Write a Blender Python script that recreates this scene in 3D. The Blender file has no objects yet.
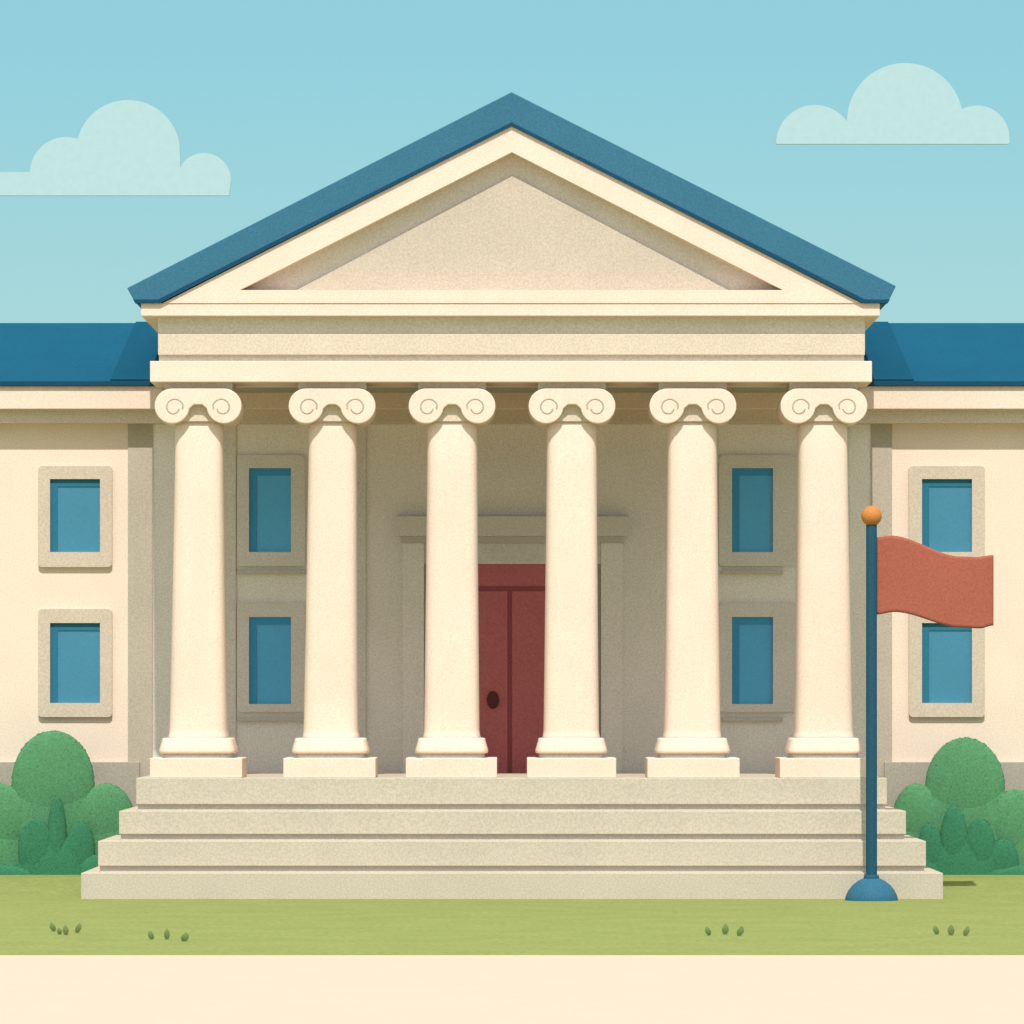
import bpy, bmesh, math, random
from mathutils import Vector
random.seed(4)
S=bpy.context.scene
F=5000.0; D=100.0; HY=700.0; CH=3.98
def X(px,y=0): return (px-512)*(D+y)/F
def Z(py,y=0): return CH+(HY-py)*(D+y)/F

# ---------- materials
def mat(name,col,rough=0.85,grain=0.13,scale=27,mott=0.025,bump=0,spec=0.1):
    m=bpy.data.materials.new(name); m.use_nodes=True
    nt=m.node_tree; b=nt.nodes['Principled BSDF']
    b.inputs['Roughness'].default_value=rough
    b.inputs['Specular IOR Level'].default_value=spec
    g=nt.nodes.new('ShaderNodeNewGeometry')
    n=nt.nodes.new('ShaderNodeTexNoise'); n.inputs['Scale'].default_value=scale; n.inputs['Detail'].default_value=1.5; n.inputs['Roughness'].default_value=0.7
    n2=nt.nodes.new('ShaderNodeTexNoise'); n2.inputs['Scale'].default_value=0.9; n2.inputs['Detail'].default_value=1
    nt.links.new(g.outputs['Position'],n.inputs['Vector']); nt.links.new(g.outputs['Position'],n2.inputs['Vector'])
    r1=nt.nodes.new('ShaderNodeMapRange'); r1.inputs['From Min'].default_value=0.3; r1.inputs['From Max'].default_value=0.7
    r1.inputs['To Min'].default_value=1-grain; r1.inputs['To Max'].default_value=1+grain
    r2=nt.nodes.new('ShaderNodeMapRange'); r2.inputs['From Min'].default_value=0.3; r2.inputs['From Max'].default_value=0.7
    r2.inputs['To Min'].default_value=1-mott; r2.inputs['To Max'].default_value=1+mott
    nt.links.new(n.outputs['Fac'],r1.inputs['Value']); nt.links.new(n2.outputs['Fac'],r2.inputs['Value'])
    mu=nt.nodes.new('ShaderNodeMath'); mu.operation='MULTIPLY'
    nt.links.new(r1.outputs[0],mu.inputs[0]); nt.links.new(r2.outputs[0],mu.inputs[1])
    vm=nt.nodes.new('ShaderNodeVectorMath'); vm.operation='SCALE'; vm.inputs[0].default_value=col
    nt.links.new(mu.outputs[0],vm.inputs['Scale']); nt.links.new(vm.outputs[0],b.inputs['Base Color'])
    return m
M_cream=mat('cream_limestone',(0.755,0.60,0.49),grain=0.09)
M_wall=mat('wall_plaster',(0.755,0.62,0.505),grain=0.09)
M_inner=mat('shaded_wall_tone',(0.80,0.735,0.665))  # wall colour lifted and greyed to carry the porch shade
M_pshadow=mat('portico_shadow_tone',(0.43,0.375,0.30))  # colour of the portico's shadow on the facade
M_beige=mat('beige_stone',(0.62,0.525,0.415))
M_tymp=mat('tympanum_stone',(0.51,0.44,0.355))
M_step=mat('step_stone',(0.51,0.445,0.355))
M_srec=mat('step_recess_lifted_stone',(0.56,0.51,0.44))  # step stone lightened inside the recesses to soften their shade
M_trim=mat('window_surround_stone',(0.55,0.46,0.365))
M_itrim=mat('shaded_trim_tone',(0.68,0.625,0.555))  # trim colour lightened for the parts that stand in shade
M_rtrim=mat('grey_moulding_stone',(0.54,0.49,0.42))
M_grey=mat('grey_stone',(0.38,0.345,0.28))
M_spiral=mat('carved_line_stone',(0.42,0.36,0.28))
M_roof=mat('blue_roof',(0.042,0.145,0.225),rough=0.9,spec=0.05)
M_roof2=mat('blue_slate',(0.012,0.085,0.145),rough=1,spec=0.0)
M_roofshadow=mat('slate_shadow_blue',(0.010,0.070,0.120),rough=1,spec=0.0)  # slate colour darkened as the pediment's shadow
M_rdark=mat('dark_blue_gutter',(0.012,0.06,0.11),rough=0.9,spec=0.05)
M_glass=mat('blue_glass',(0.05,0.215,0.325),rough=0.35,spec=0.4,grain=0.07)
M_gdark=mat('reveal_shade_blue',(0.026,0.15,0.235),rough=0.5)  # darker pane blue, painted shade of the window reveal
M_glass2=mat('shade_lifted_glass',(0.085,0.41,0.72),rough=0.35,spec=0.4,grain=0.07)  # blue_glass colour brightened for panes in the porch shade
M_gdark2=mat('porch_reveal_shade_blue',(0.055,0.29,0.52),rough=0.5)  # reveal shade colour, brightened the same way under the porch
M_red=mat('red_door_wood',(0.50,0.145,0.15),rough=0.8)
M_red2=mat('dark_red_wood',(0.30,0.08,0.085),rough=0.8)
M_iron=mat('dark_handle',(0.12,0.03,0.03),rough=0.6)
M_pole=mat('blue_painted_pole',(0.016,0.080,0.13),rough=0.7,spec=0.1)
M_pbase=mat('blue_pole_base',(0.03,0.12,0.19),rough=0.7,spec=0.1)
M_orange=mat('orange_finial',(0.50,0.20,0.055),rough=0.7)
M_flag=mat('red_cloth',(0.345,0.105,0.07),rough=0.95,spec=0)
M_lawn=mat('lawn_grass',(0.225,0.262,0.088),grain=0.13,scale=9,mott=0.04,rough=1,spec=0)
M_pave=mat('pale_paving',(0.60,0.445,0.345),grain=0.02,mott=0.008,rough=1,spec=0)
M_bush=mat('bush_leaves',(0.085,0.235,0.112),grain=0.18,rough=1,spec=0.0)
M_bush2=mat('dark_bush_leaves',(0.042,0.17,0.09),grain=0.18,rough=1,spec=0.0)
M_tuft=mat('tuft_leaves',(0.15,0.20,0.07),rough=0.9,spec=0.05)
M_cloud=mat('cloud_white',(0.40,0.545,0.595),grain=0.02,scale=0.6,mott=0.01,rough=1,spec=0)

# ---------- helpers
def empty(name,loc=(0,0,0)):
    e=bpy.data.objects.new(name,None); S.collection.objects.link(e); e.location=loc; e.empty_display_size=0.3; return e
def obj(name,bm,m,parent=None,bevel=0,smooth=False,seg=2):
    me=bpy.data.meshes.new(name); bmesh.ops.recalc_face_normals(bm,faces=bm.faces); bm.to_mesh(me); bm.free()
    me.materials.append(m)
    o=bpy.data.objects.new(name,me); S.collection.objects.link(o)
    if smooth:
        for p in me.polygons: p.use_smooth=True
    if bevel:
        b=o.modifiers.new('bevel','BEVEL'); b.width=bevel; b.segments=seg; b.limit_method='ANGLE'
    if parent: o.parent=parent
    return o
def addbox(bm,x0,x1,y0,y1,z0,z1):
    v=[bm.verts.new(p) for p in [(x0,y0,z0),(x1,y0,z0),(x1,y1,z0),(x0,y1,z0),(x0,y0,z1),(x1,y0,z1),(x1,y1,z1),(x0,y1,z1)]]
    for f in [(0,1,2,3),(4,7,6,5),(0,4,5,1),(1,5,6,2),(2,6,7,3),(3,7,4,0)]: bm.faces.new([v[i] for i in f])
def pbox(name,px0,px1,py0,py1,yf,yb,m,parent,bevel=0.012):
    bm=bmesh.new(); addbox(bm,X(px0,yf),X(px1,yf),yf,yb,Z(py1,yf),Z(py0,yf))
    return obj(name,bm,m,parent,bevel)
def prism(bm,pts,yf,yb):
    a=[bm.verts.new((x,yf,z)) for x,z in pts]; b=[bm.verts.new((x,yb,z)) for x,z in pts]
    n=len(pts); bm.faces.new(a); bm.faces.new(b[::-1])
    for i in range(n): bm.faces.new([a[i],b[i],b[(i+1)%n],a[(i+1)%n]])
def pprism(name,pts,yf,yb,m,parent,bevel=0.012):
    bm=bmesh.new(); prism(bm,[(X(a,yf),Z(b,yf)) for a,b in pts],yf,yb)
    return obj(name,bm,m,parent,bevel)

B=empty('neoclassical_government_building')
WY=8.0
FL=Z(778,1.2)
# ---------- wings and walls
xl,xr=-26,26
bm=bmesh.new(); addbox(bm,xl,xr,WY,18,-0.2,Z(400,WY)); obj('main_wall',bm,M_wall,B,0)
bm=bmesh.new(); addbox(bm,X(153,WY),X(871,WY),WY-0.006,WY+0.1,1.0,Z(405,WY)); obj('porch_wall_shade_overlay',bm,M_inner,B,0)  # panel over the main wall in the shade-adjusted colour
for nm,a,b in (('portico_shadow_west',128,153),('portico_shadow_east',871,892)):
    bm=bmesh.new(); addbox(bm,X(a,WY),X(b,WY),WY-0.03,WY+0.1,0,Z(405,WY)); obj(nm,bm,M_pshadow,B,0)  # strips coloured as the portico's cast shadow beside it
for nm,a,b in (('wall_plinth_west',xl,X(140,WY)),('wall_plinth_east',X(884,WY),xr)):
    bm=bmesh.new(); addbox(bm,a,b,WY-0.12,WY+0.1,-0.2,Z(762,WY-0.12)); obj(nm,bm,M_grey,B,0.01)
bm=bmesh.new(); addbox(bm,xl-0.3,xr+0.3,WY-0.40,18.2,Z(423,WY-0.40),Z(409,WY-0.40)); obj('wing_cornice_lower',bm,M_beige,B,0.01)
bm=bmesh.new(); addbox(bm,xl-0.4,xr+0.4,WY-0.62,18.3,Z(409,WY-0.62),Z(386,WY-0.62)); obj('wing_cornice_upper',bm,M_cream,B,0.015)
ye=WY-0.70; yr=12.5
bm=bmesh.new(); addbox(bm,xl-0.6,xr+0.6,ye,18.5,Z(386,ye),Z(381,ye)); obj('wing_gutter',bm,M_rdark,B,0.01)
bm=bmesh.new()
z0=Z(381,ye); z1=Z(323,yr); a,b=xl-0.5,xr+0.5
v=[bm.verts.new(p) for p in [(a,ye+0.03,z0),(b,ye+0.03,z0),(b-1.5,yr,z1),(a+1.5,yr,z1),(a,18.4,z0),(b,18.4,z0)]]
bm.faces.new([v[0],v[1],v[2],v[3]]); bm.faces.new([v[3],v[2],v[5],v[4]]); bm.faces.new([v[0],v[3],v[4]]); bm.faces.new([v[1],v[5],v[2]])
obj('wing_roof',bm,M_roof2,B)
for sg,nm in ((-1,'roof_shadow_west'),(1,'roof_shadow_east')):
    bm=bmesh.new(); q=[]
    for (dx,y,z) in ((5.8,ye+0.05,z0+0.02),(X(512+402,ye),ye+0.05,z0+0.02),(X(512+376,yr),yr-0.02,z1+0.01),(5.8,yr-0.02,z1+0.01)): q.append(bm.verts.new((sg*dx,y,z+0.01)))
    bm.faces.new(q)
    o=obj(nm,bm,M_roofshadow,B); s=o.modifiers.new('t','SOLIDIFY'); s.thickness=0.02; s.offset=0  # dark slabs painted as the pediment's shadow on the wing roof

# ---------- windows
def window(fx0,fx1,fy0,fy1,gx0,gx1,gy0,gy1,trim,sill=None):
    W=empty('window_unit'); W.parent=B
    pr=0.10 if trim is M_trim else 0.08
    yf=WY-pr
    bm=bmesh.new(); R=0.09
    ox0,ox1,oz0,oz1=X(fx0,yf),X(fx1,yf),Z(fy1,yf),Z(fy0,yf)
    ix0,ix1,iz0,iz1=X(gx0,yf),X(gx1,yf),Z(gy1,yf),Z(gy0,yf)
    outer=[];inner=[]
    for cx,cz,sx,sz,a0 in ((ox0+R,oz0+R,ix0,iz0,180),(ox1-R,oz0+R,ix1,iz0,270),(ox1-R,oz1-R,ix1,iz1,0),(ox0+R,oz1-R,ix0,iz1,90)):
        for k in range(5):
            t=math.radians(a0+k*22.5); outer.append((cx+R*math.cos(t),cz+R*math.sin(t))); inner.append((sx,sz))
    n=len(outer)
    def ring(pts,y): return [bm.verts.new((p[0],y,p[1])) for p in pts]
    of=ring(outer,yf); ob=ring(outer,WY+0.02)
    ic=[inner[0],inner[5],inner[10],inner[15]]
    cf=[bm.verts.new((p[0],yf,p[1])) for p in ic]; cb=[bm.verts.new((p[0],WY+0.02,p[1])) for p in ic]
    for i in range(n):
        j=(i+1)%n; c=i//5; c2=j//5
        if c==c2: bm.faces.new([of[i],of[j],cf[c]])
        else: bm.faces.new([of[i],of[j],cf[c2],cf[c]])
        bm.faces.new([of[i],ob[i],ob[j],of[j]])
    for c in range(4):
        d=(c+1)%4; bm.faces.new([cf[c],cf[d],cb[d],cb[c]])
    obj('surround',bm,trim,W)
    G,K=(M_glass2,M_gdark2) if trim is M_itrim else (M_glass,M_gdark)
    bm=bmesh.new(); addbox(bm,ix0-0.01,ix1+0.01,WY-0.016,WY+0.05,iz0-0.01,iz1+0.01); obj('glass_pane',bm,G,W)
    t=0.16
    bm=bmesh.new()
    prism(bm,[(ix0,iz0),(ix0+t,iz0+0.0),(ix0+t,iz1-t),(ix1,iz1-t),(ix1,iz1),(ix0,iz1)],WY-0.035,WY+0.01); obj('reveal_shade',bm,K,W)  # dark strip at left and top painted as the reveal's shade
    if sill:
        pbox('sill',sill[0],sill[1],sill[2],sill[3],WY-0.12,WY+0.02,M_rtrim,W,0.01)
window(38,112,466,567,50,100,479,552,M_trim)
window(38,112,609,717,50,100,623,703,M_trim)
window(909,985,466,567,922,972,479,552,M_trim)
window(909,985,609,717,922,972,623,703,M_trim)
window(237,305,455,566,249,291,468,552,M_itrim,(237,306,570,574))
window(237,305,603,712,249,291,617,704,M_itrim,(237,306,717,721))
window(719,797,455,566,732,773,468,552,M_itrim,(722,783,570,574))
window(719,797,603,712,732,773,617,704,M_itrim,(722,783,717,721))

# ---------- portico back wall
pbox('wall_top_band',150,872,395,424,WY-0.15,WY+0.05,M_rtrim,B)  # raised grey band along the top of the back wall
for i,(a,b) in enumerate(((190,236),(322,366),(695,719),(800,850))):
    pbox('wall_strip_%d'%(i+1),a,b,424,762,WY-0.06,WY+0.03,M_itrim,B)  # thin raised strips on the wall behind the columns

# ---------- door
Dr=empty('entrance_door'); Dr.parent=B
def dbox(n,a,b,c,d,pr,m,bev=0.012,par=Dr):
    yf=WY-pr; bm=bmesh.new(); addbox(bm,X(a,yf),X(b,yf),yf,WY+0.03,max(Z(d,yf),FL-0.01),Z(c,yf)); return obj(n,bm,m,par,bev)
dbox('lintel_cap',396,629,516,536,0.30,M_itrim)
dbox('lintel_frieze',401,624,536,543,0.22,M_rtrim)
dbox('jamb_left',403,424,543,790,0.23,M_inner)
dbox('jamb_right',601,622,543,790,0.23,M_inner)
dbox('inner_lintel',424,601,543,564,0.17,M_itrim)
dbox('inner_jamb_left',424,445,564,790,0.14,M_grey)
dbox('inner_jamb_right',580,601,564,790,0.14,M_grey)
dbox('transom',445,580,564,586,0.10,M_red)
dbox('transom_rail',445,580,586,591,0.08,M_red2,0.004)
dbox('leaf_left',445,507.5,591,790,0.09,M_red)
dbox('leaf_right',512,580,591,790,0.09,M_red)
dbox('meeting_gap',507.5,512,591,790,0.07,M_red2,0.0)
bm=bmesh.new(); bmesh.ops.create_uvsphere(bm,u_segments=20,v_segments=12,radius=1)
for v in bm.verts: v.co=Vector((v.co.x*0.13+X(493,WY),v.co.y*0.07+WY-0.13,v.co.z*0.19+Z(700,WY)))
obj('handle',bm,M_iron,Dr,smooth=True)

# ---------- steps
steps=[(81,943,873,899,0.0,4.5),(98,926,841,873,0.4,4.9),(119,906,811,841,0.8,5.3),(136,887,778,811,1.2,WY+0.05)]
ztop=[Z(s[2],s[4]) for s in steps]
for i,(a,b,c,d,yf,ybk) in enumerate(steps):
    z1=ztop[i]; z0=-0.1 if i==0 else ztop[i-1]-0.004
    bm=bmesh.new()
    if i==0: addbox(bm,X(a,yf),X(b,yf),yf,ybk,z0,z1)
    else:
        zr=z0+0.13
        b2=bmesh.new(); addbox(b2,X(a,yf)+0.03,X(b,yf)-0.03,yf+0.08,ybk-0.03,z0,zr+0.004)
        obj('riser_joint_%d'%(i+1),b2,M_srec,B)
        addbox(bm,X(a,yf),X(b,yf),yf,ybk,zr,z1)
    obj('step_%d'%(i+1),bm,M_step,B,0.012)

# ---------- columns
def superellipse(hw,n=48,e=4.0):
    out=[]
    for k in range(n):
        t=2*math.pi*k/n; c,s=math.cos(t),math.sin(t)
        out.append((hw*math.copysign(abs(c)**(2/e),c),hw*math.copysign(abs(s)**(2/e),s)))
    return out
CY=2.2
def column(pc,bc,hp,ht,hs_t,hs_b):
    C=empty('ionic_column'); C.parent=B
    y=CY; u=(D+1.6)/F
    cx=X(pc,1.6); bx=X(bc,1.6)
    def lathe(name,prof,m,e=4.4):
        bm=bmesh.new(); rings=[]
        for py,h,c in prof:
            z=Z(py,1.6)
            rings.append([bm.verts.new((c+p[0],y+p[1],z)) for p in superellipse(h*u,e=e)])
        n=len(rings[0])
        for r in range(len(rings)-1):
            for i in range(n): bm.faces.new([rings[r][i],rings[r][(i+1)%n],rings[r+1][(i+1)%n],rings[r+1][i]])
        bm.faces.new(rings[0]); bm.faces.new(rings[-1][::-1])
        return obj(name,bm,m,C,smooth=True)
    prof=[(417,hs_t-6,cx),(420,hs_t-3,cx),(424,hs_t-1,cx),(430,hs_t,cx)]
    for k in range(1,9):
        t=k/8; prof.append((430+300*t,hs_t+(hs_b-1.2-hs_t)*t**1.15,cx+(bx-cx)*t))
    prof+=[(735,hs_b-0.6,bx),(740,hs_b+1,bx)]
    lathe('shaft',prof,M_cream)
    lathe('torus',[(738,ht-6,bx),(738.3,ht-3.6,bx),(739,ht-3,bx),(741,ht-2.6,bx),(746,ht-1.2,bx),(750,ht,bx),(752.3,ht,bx),(753.2,ht-0.8,bx),(753.6,ht-4,bx)],M_cream,7)
    lathe('scotia',[(752.5,ht-4,bx),(759,ht-3,bx)],M_rtrim,7)
    bm=bmesh.new(); h=hp*u; addbox(bm,bx-h,bx+h,y-h,y+h,FL-0.003,Z(758,1.3)); obj('plinth',bm,M_cream,C,0.02,seg=3)
    yf=1.50; ybk=2*CY-yf; q=(D+yf)/F
    P=lambda dx,py:(X(pc,yf)+dx*q,Z(py,yf))
    r=17.5; vy=406; vx=26
    pts=[]
    for k in range(0,25):
        t=math.radians(90+k*(262/24)); pts.append(P(-vx+r*math.cos(t),vy-r*math.sin(t)))
    right=[]
    for k in range(0,25):
        t=math.radians(90-k*(262/24)); right.append(P(vx+r*math.cos(t),vy-r*math.sin(t)))
    pts=pts+[P(-4,404.5),P(4,404.5)]+right[::-1]
    bm=bmesh.new(); prism(bm,pts,yf,ybk); obj('volute_scroll',bm,M_cream,C,0.02)
    bm=bmesh.new(); prism(bm,[P(-24,404),P(24,404),P(21,412),P(17,421),P(-17,421),P(-21,412)],yf+0.16,ybk-0.16); obj('echinus',bm,M_beige,C,0.01)
    bm=bmesh.new(); prism(bm,[P(-34,381),P(34,381),P(34,389.5),P(-34,389.5)],yf+0.15,ybk-0.1); obj('abacus',bm,M_rtrim,C)
    for sgn,nm in ((-1,'spiral_left'),(1,'spiral_right')):
        cu=bpy.data.curves.new(nm,'CURVE'); cu.dimensions='3D'; cu.bevel_depth=0.019; cu.bevel_resolution=1
        sp=cu.splines.new('POLY'); L=[]
        for k in range(0,25):
            a=math.radians(165+k*(-330/24)); rr=9.5-4.5*(k/24)
            L.append((vx-2+rr*math.cos(a),vy-rr*math.sin(a)+1.5))
        L.insert(0,(15.5,409))
        sp.points.add(len(L)-1)
        for i,(dx,py) in enumerate(L):
            p=P(sgn*dx,py); sp.points[i].co=(p[0],yf+0.008,p[1],1)
        o=bpy.data.objects.new(nm,cu); S.collection.objects.link(o); cu.materials.append(M_spiral); o.parent=C
for a in ((198,197,46,38.5,24,30),(332,330,46,38.5,24,28.5),(452,451.5,45.5,36.5,25,29),(572,571.5,44.5,36,25,29),(693,693,46,37.5,24.5,29.5),(824,825,46,37.5,24.5,30)):
    column(*a)

# ---------- entablature and pediment
pbox('cornice_slab',141,880,303,316,1.20,9.0,M_cream,B,0.015)
pbox('frieze_upper',158,865,315.5,335,1.50,7.9,M_itrim,B,0.0)
pbox('frieze_band',158,865,334,355,1.45,7.9,M_beige,B,0.012)
pbox('frieze_recess',159,864,354.5,362,1.54,7.9,M_itrim,B,0.0)
pbox('architrave',150,872,361,382,1.44,3.2,M_cream,B,0.015)
pbox('portico_ceiling',152,870,372,380,3.15,WY+0.02,M_grey,B,0)
pprism('gable_roof',[(127,288),(511.5,92),(896,286),(888,302.3),(862,302.3),(511.5,124.5),(161,302.3),(135,302.3)],1.14,13.5,M_roof,B,0.015)
pprism('roof_edge_trim_left',[(135,303),(160,303),(511.5,126),(511.5,122.5),(158,299.5),(133,299.5)],1.12,1.30,M_rdark,B,0.0)
pprism('roof_edge_trim_right',[(888,303),(863,303),(511.6,126),(511.6,122.5),(865,299.5),(890,299.5)],1.12,1.30,M_rdark,B,0.0)
pprism('raking_cornice_left',[(163,303),(512,126),(512,152),(240,290),(240,303)],1.18,1.75,M_cream,B,0.0)
pprism('raking_cornice_right',[(861,303),(512,126),(512,152),(783,290),(783,303)],1.18,1.75,M_cream,B,0.0)
pbox('pediment_sill',240,783,290,303,1.18,1.75,M_cream,B,0.0)
pprism('cornice_shade_back',[(200,303),(512,140),(824,303)],1.62,12.8,M_itrim,B,0.0)  # back triangle recessed so its rim draws the raking cornice's shadow
pprism('tympanum',[(293,292),(512.5,176),(732,292)],1.51,1.7,M_tymp,B,0.0)

# ---------- ground
bm=bmesh.new()
def gz(y):
    t=min(1,max(0,(y-0.5)/5.0)); return 0.256*t*t*(3-2*t)
ys=sorted(set([-150,-60,-22.4,-10,-1,7,20,120,600,3000]+[0.5+0.5*k for k in range(11)]))
xs=[-3000,-300,-60,-20,0,20,60,300,3000]
g=[[bm.verts.new((x,y,gz(y))) for x in xs] for y in ys]
for i in range(len(ys)-1):
    for j in range(len(xs)-1): bm.faces.new([g[i][j],g[i][j+1],g[i+1][j+1],g[i+1][j]])
obj('lawn',bm,M_lawn,smooth=True)
yk=19900/256-100
bm=bmesh.new(); addbox(bm,-400,400,-400,yk,-0.3,0.012); obj('sidewalk',bm,M_pave)

# ---------- bushes
def leafcloud(bm,blobs,dens,size):
    for (px,py,rx,rz,y,ry) in blobs:
        u=(D+y)/F; c=Vector((X(px,y),y,Z(py,y))); a,b,cc=rx*u,ry,rz*u
        area=4*math.pi*((a*b+a*cc+b*cc)/3)
        for k in range(int(area*dens)):
            n=Vector((random.gauss(0,1),random.gauss(0,1),random.gauss(0,1))).normalized()
            if n.y>0.5: continue
            p=c+Vector((n.x*a,n.y*b,n.z*cc))*random.uniform(0.97,1.0)
            if p.z<0.1: continue
            nn=(Vector((n.x/a,n.y/b,n.z/cc)).normalized()+Vector((random.gauss(0,.1),random.gauss(0,.1),random.gauss(0,.1)))).normalized()
            t=nn.cross(Vector((random.gauss(0,1),random.gauss(0,1),random.gauss(0,1)))).normalized(); w=nn.cross(t)
            s=size*random.uniform(0.7,1.2)
            vs=[bm.verts.new(p+t*s),bm.verts.new(p+w*s*0.5),bm.verts.new(p-t*s),bm.verts.new(p-w*s*0.5)]
            bm.faces.new(vs)
def core(bm,blobs):
    for (px,py,rx,rz,y,ry) in blobs:
        u=(D+y)/F
        r=bmesh.ops.create_icosphere(bm,subdivisions=4,radius=1)
        for v in r['verts']:
            v.co=Vector((v.co.x*rx*u*0.99+X(px,y),v.co.y*ry*0.98+y,v.co.z*rz*u*0.99+Z(py,y)))
def bush(back,front):
    e=empty('bush')
    for nm,bl,m in (('foliage_back',back,M_bush),('foliage_front',front,M_bush2)):
        bm=bmesh.new(); core(bm,bl)
        obj(nm+'_core',bm,m,e,smooth=True)
        bm=bmesh.new(); leafcloud(bm,bl,220,0.035)
        me=bpy.data.meshes.new(nm); bm.to_mesh(me); bm.free(); me.materials.append(m)
        o=bpy.data.objects.new(nm,me); S.collection.objects.link(o); o.parent=e
bush([(53,784,42,54,7.0,0.20),(54,845,60,75,6.99,0.20),(106,820,29,37,6.97,0.20),(108,860,28,60,6.96,0.20),(-2,822,34,39,6.97,0.20),(-8,866,40,60,6.96,0.2),(-60,830,40,65,7.0,0.5)],
     [(57,840,10,44,6.6,0.11),(37,850,16,32,6.585,0.10),(80,850,15,29,6.585,0.10),(24,850,6,22,6.59,0.09),(58,878,44,42,6.59,0.12),(0,878,40,13,6.57,0.14),(92,874,16,20,6.58,0.14)])
bush([(965,788,40.5,51,7.0,0.20),(965,845,60,75,6.99,0.20),(917,820,25,37,6.97,0.20),(915,860,24,60,6.96,0.20),(1016,828,32,39,6.97,0.20),(1030,866,40,60,6.96,0.2),(1080,830,40,65,7.0,0.5)],
     [(954,842,14,37,6.6,0.11),(930,852,13,29,6.585,0.10),(980,850,16,32,6.585,0.10),(1003,862,16,23,6.585,0.10),(964,878,48,40,6.59,0.12),(1018,878,38,13,6.57,0.14),(923,876,22,20,6.58,0.14)])

# ---------- grass tufts
def tuft(leaves,name='grass_tuft'):
    e=bmesh.new()
    for (px,py,h,w,tilt) in leaves:
        y=19900/(py+h/2-700)-100; u=(D+y)/F
        bx=X(px,y); n=8; L=h*u; W=w*u/2
        left=[];right=[]
        for k in range(n+1):
            t=k/n; ww=W*math.sin(math.pi*min(1,0.08+0.92*t))**0.7 if k<n else 0.002
            cx=bx+tilt*t*u*h*0.6; z=L*t
            left.append(e.verts.new((cx-ww,y-0.02*math.sin(t*3),z))); right.append(e.verts.new((cx+ww,y-0.02*math.sin(t*3),z)))
        for k in range(n): e.faces.new([left[k],right[k],right[k+1],left[k+1]])
    me=bpy.data.meshes.new(name); e.to_mesh(me); e.free(); me.materials.append(M_tuft)
    o=bpy.data.objects.new(name,me); S.collection.objects.link(o)
    s=o.modifiers.new('solid','SOLIDIFY'); s.thickness=0.02
tuft([(54,927,9,6,-.5),(60,931,7,5,-.3),(66,930,10,6,-.1),(77,928,10,6,.5)])
tuft([(152,935,9,6,-.4),(167,934,11,6,.0),(184,937,9,8,.4)])
tuft([(709,931,9,6,-.4),(725,929,11,7,.1),(739,931,10,7,.5)])
tuft([(937,930,9,6,-.4),(951,930,11,7,.0),(965,931,10,6,.5)])

# ---------- flagpole
Fp=empty('flagpole'); fy=-0.62; px=871.5
def lathe2(name,prof,m):
    bm=bmesh.new(); rings=[]; cx=X(px,fy)
    for r,z in prof: rings.append([bm.verts.new((cx+r*math.cos(2*math.pi*k/40),fy+r*math.sin(2*math.pi*k/40),z)) for k in range(40)])
    for a in range(len(rings)-1):
        for i in range(40): bm.faces.new([rings[a][i],rings[a][(i+1)%40],rings[a+1][(i+1)%40],rings[a+1][i]])
    return obj(name,bm,m,Fp,smooth=True)
u=(D+fy)/F
lathe2('pole',[(5.6*u,0.2),(5.4*u,Z(522,fy))],M_pole)
lathe2('pole_collar',[(7.5*u,Z(881,fy)),(8*u,Z(878,fy)),(7*u,Z(875,fy)),(5.3*u,Z(874.5,fy))],M_pole)
lathe2('base',[(26.5*u,0.0),(26.5*u,0.03),(25.5*u,0.10),(23*u,0.20),(19*u,0.30),(14*u,0.38),(9*u,0.43),(5*u,0.45)],M_pbase)
bm=bmesh.new(); bmesh.ops.create_uvsphere(bm,u_segments=32,v_segments=20,radius=10.3*u)
for v in bm.verts: v.co+=Vector((X(px,fy),fy,Z(516,fy)))
obj('finial',bm,M_orange,Fp,smooth=True)
def interp(tab,t):
    for (a,va),(b,vb) in zip(tab,tab[1:]):
        if t<=b:
            s=(t-a)/(b-a); s=s*s*(3-2*s); return va+(vb-va)*s
    return tab[-1][1]
top=[(0,537),(.12,535.5),(.72,556.5),(.85,557),(1,555)]
bot=[(0,614.5),(.15,612),(.72,627.5),(.88,628.5),(1,625.5)]
bm=bmesh.new(); NX=60;NZ=24; G=[]
for i in range(NX+1):
    t=i/NX; row=[]
    a=interp(top,t); b=interp(bot,t)
    for j in range(NZ+1):
        s=j/NZ; yy=fy+0.07*math.sin(t*6.0+0.25*s)*t**0.5
        row.append(bm.verts.new((X(877+116.5*t,fy),yy,Z(a+(b-a)*s,fy))))
    G.append(row)
for i in range(NX):
    for j in range(NZ): bm.faces.new([G[i][j],G[i+1][j],G[i+1][j+1],G[i][j+1]])
o=obj('flag',bm,M_flag,Fp,smooth=True); m=o.modifiers.new('t','SOLIDIFY'); m.thickness=0.015

# ---------- clouds
def cloud(circles,x0,x1,base,y,strip=None):
    pts=[]; n=500
    for i in range(n+1):
        x=x0+(x1-x0)*i/n; t=base-1
        for cx,cy,r in circles:
            if abs(x-cx)<=r: t=min(t,cy-math.sqrt(r*r-(x-cx)**2))
        if strip and x<strip[0]: t=min(t,strip[1])
        pts.append((X(x,y),Z(t,y)))
    pts.append((X(x1-2,y),Z(base,y))); pts.insert(0,(X(x0+1,y),Z(base,y)))
    bm=bmesh.new(); prism(bm,pts,y,y+1.0); return obj('cloud',bm,M_cloud)
cloud([(66,173,36),(128,152,52),(204,180,27),(204,190,27)],-90,231,195.5,900,(40,172))
cloud([(815,144,39),(905,121,58),(977,138,32.5)],776,1010,144,900)

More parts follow.
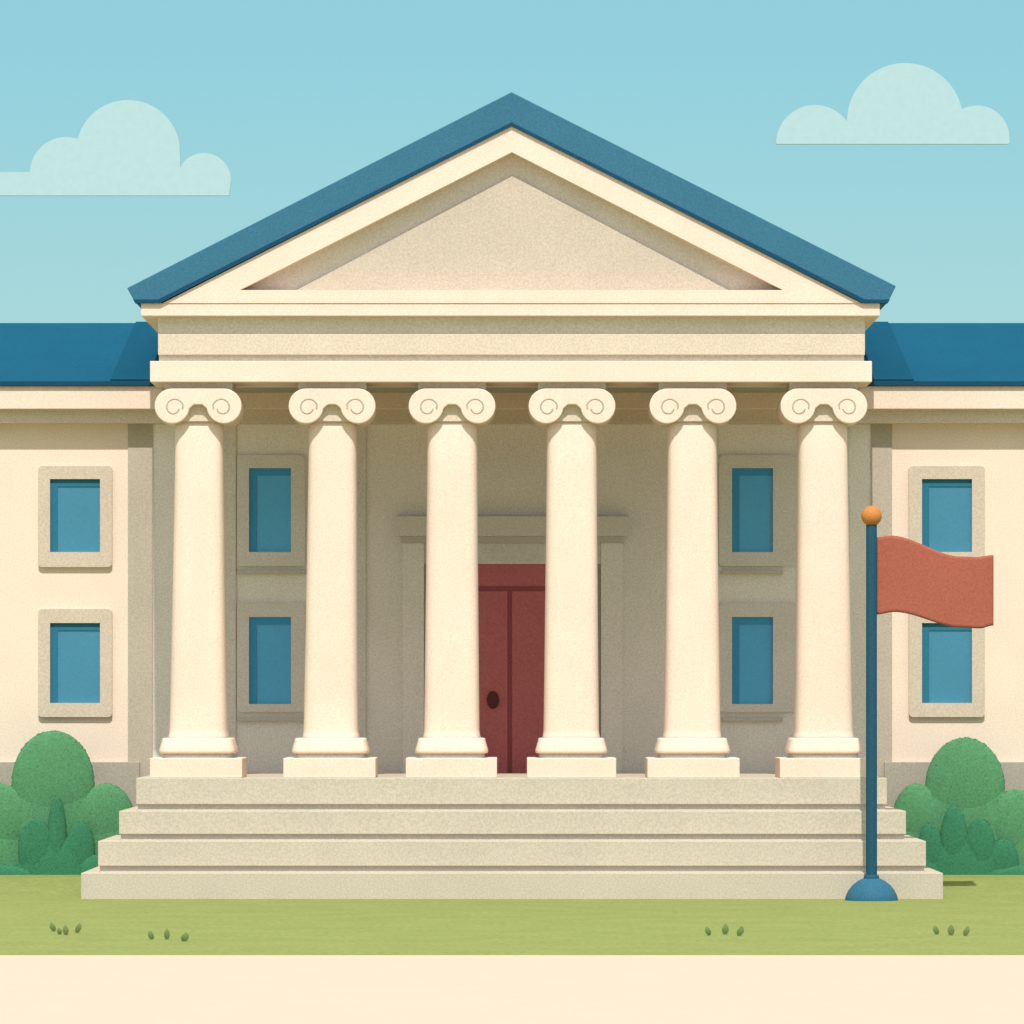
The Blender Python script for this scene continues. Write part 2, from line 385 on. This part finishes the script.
# ---------- light
EL=math.radians(54); AZ=math.radians(0.4)
sd=Vector((-math.sin(AZ)*math.cos(EL),-math.cos(AZ)*math.cos(EL),math.sin(EL)))
L=bpy.data.lights.new('sun','SUN'); L.energy=4.2; L.angle=math.radians(0.6); L.color=(1.0,0.97,0.93)
lo=bpy.data.objects.new('sun',L); S.collection.objects.link(lo); lo.rotation_euler=sd.to_track_quat('Z','Y').to_euler()
w=bpy.data.worlds.new('World'); S.world=w; w.use_nodes=True; nt=w.node_tree
bg=nt.nodes['Background']; bg.inputs['Strength'].default_value=0.1
sky=nt.nodes.new('ShaderNodeTexSky'); sky.sky_type='NISHITA'; sky.sun_disc=False; sky.sun_elevation=EL; sky.sun_rotation=math.radians(180)+AZ
tc=nt.nodes.new('ShaderNodeTexCoord'); sp=nt.nodes.new('ShaderNodeSeparateXYZ'); nt.links.new(tc.outputs['Generated'],sp.inputs[0])
mr=nt.nodes.new('ShaderNodeMapRange'); mr.inputs['From Min'].default_value=0.06; mr.inputs['From Max'].default_value=0.13
nt.links.new(sp.outputs['Z'],mr.inputs['Value'])
m1=nt.nodes.new('ShaderNodeMixRGB'); m1.inputs[1].default_value=(4.1,7.1,7.1,1); m1.inputs[2].default_value=(2.75,6.45,7.4,1)
nt.links.new(mr.outputs[0],m1.inputs[0])
mr2=nt.nodes.new('ShaderNodeMapRange'); mr2.inputs['From Min'].default_value=0.18; mr2.inputs['From Max'].default_value=0.45
nt.links.new(sp.outputs['Z'],mr2.inputs['Value'])
m3=nt.nodes.new('ShaderNodeMixRGB'); m3.inputs[2].default_value=(10.6,10.4,10.2,1)
nt.links.new(mr2.outputs[0],m3.inputs[0]); nt.links.new(m1.outputs[0],m3.inputs[1])
m2=nt.nodes.new('ShaderNodeMixRGB'); m2.inputs[0].default_value=0.88
nt.links.new(sky.outputs[0],m2.inputs[1]); nt.links.new(m3.outputs[0],m2.inputs[2]); nt.links.new(m2.outputs[0],bg.inputs['Color'])

# ---------- camera
c=bpy.data.cameras.new('camera'); co=bpy.data.objects.new('camera',c); S.collection.objects.link(co)
co.location=(0,-D,CH); co.rotation_euler=(math.radians(90),0,0); c.lens=36*F/1024; c.sensor_width=36; c.shift_y=(HY-512)/1024
c.clip_end=10000; c.clip_start=1; S.camera=co
S.view_settings.view_transform='Standard'; S.view_settings.look='None'; S.view_settings.exposure=0
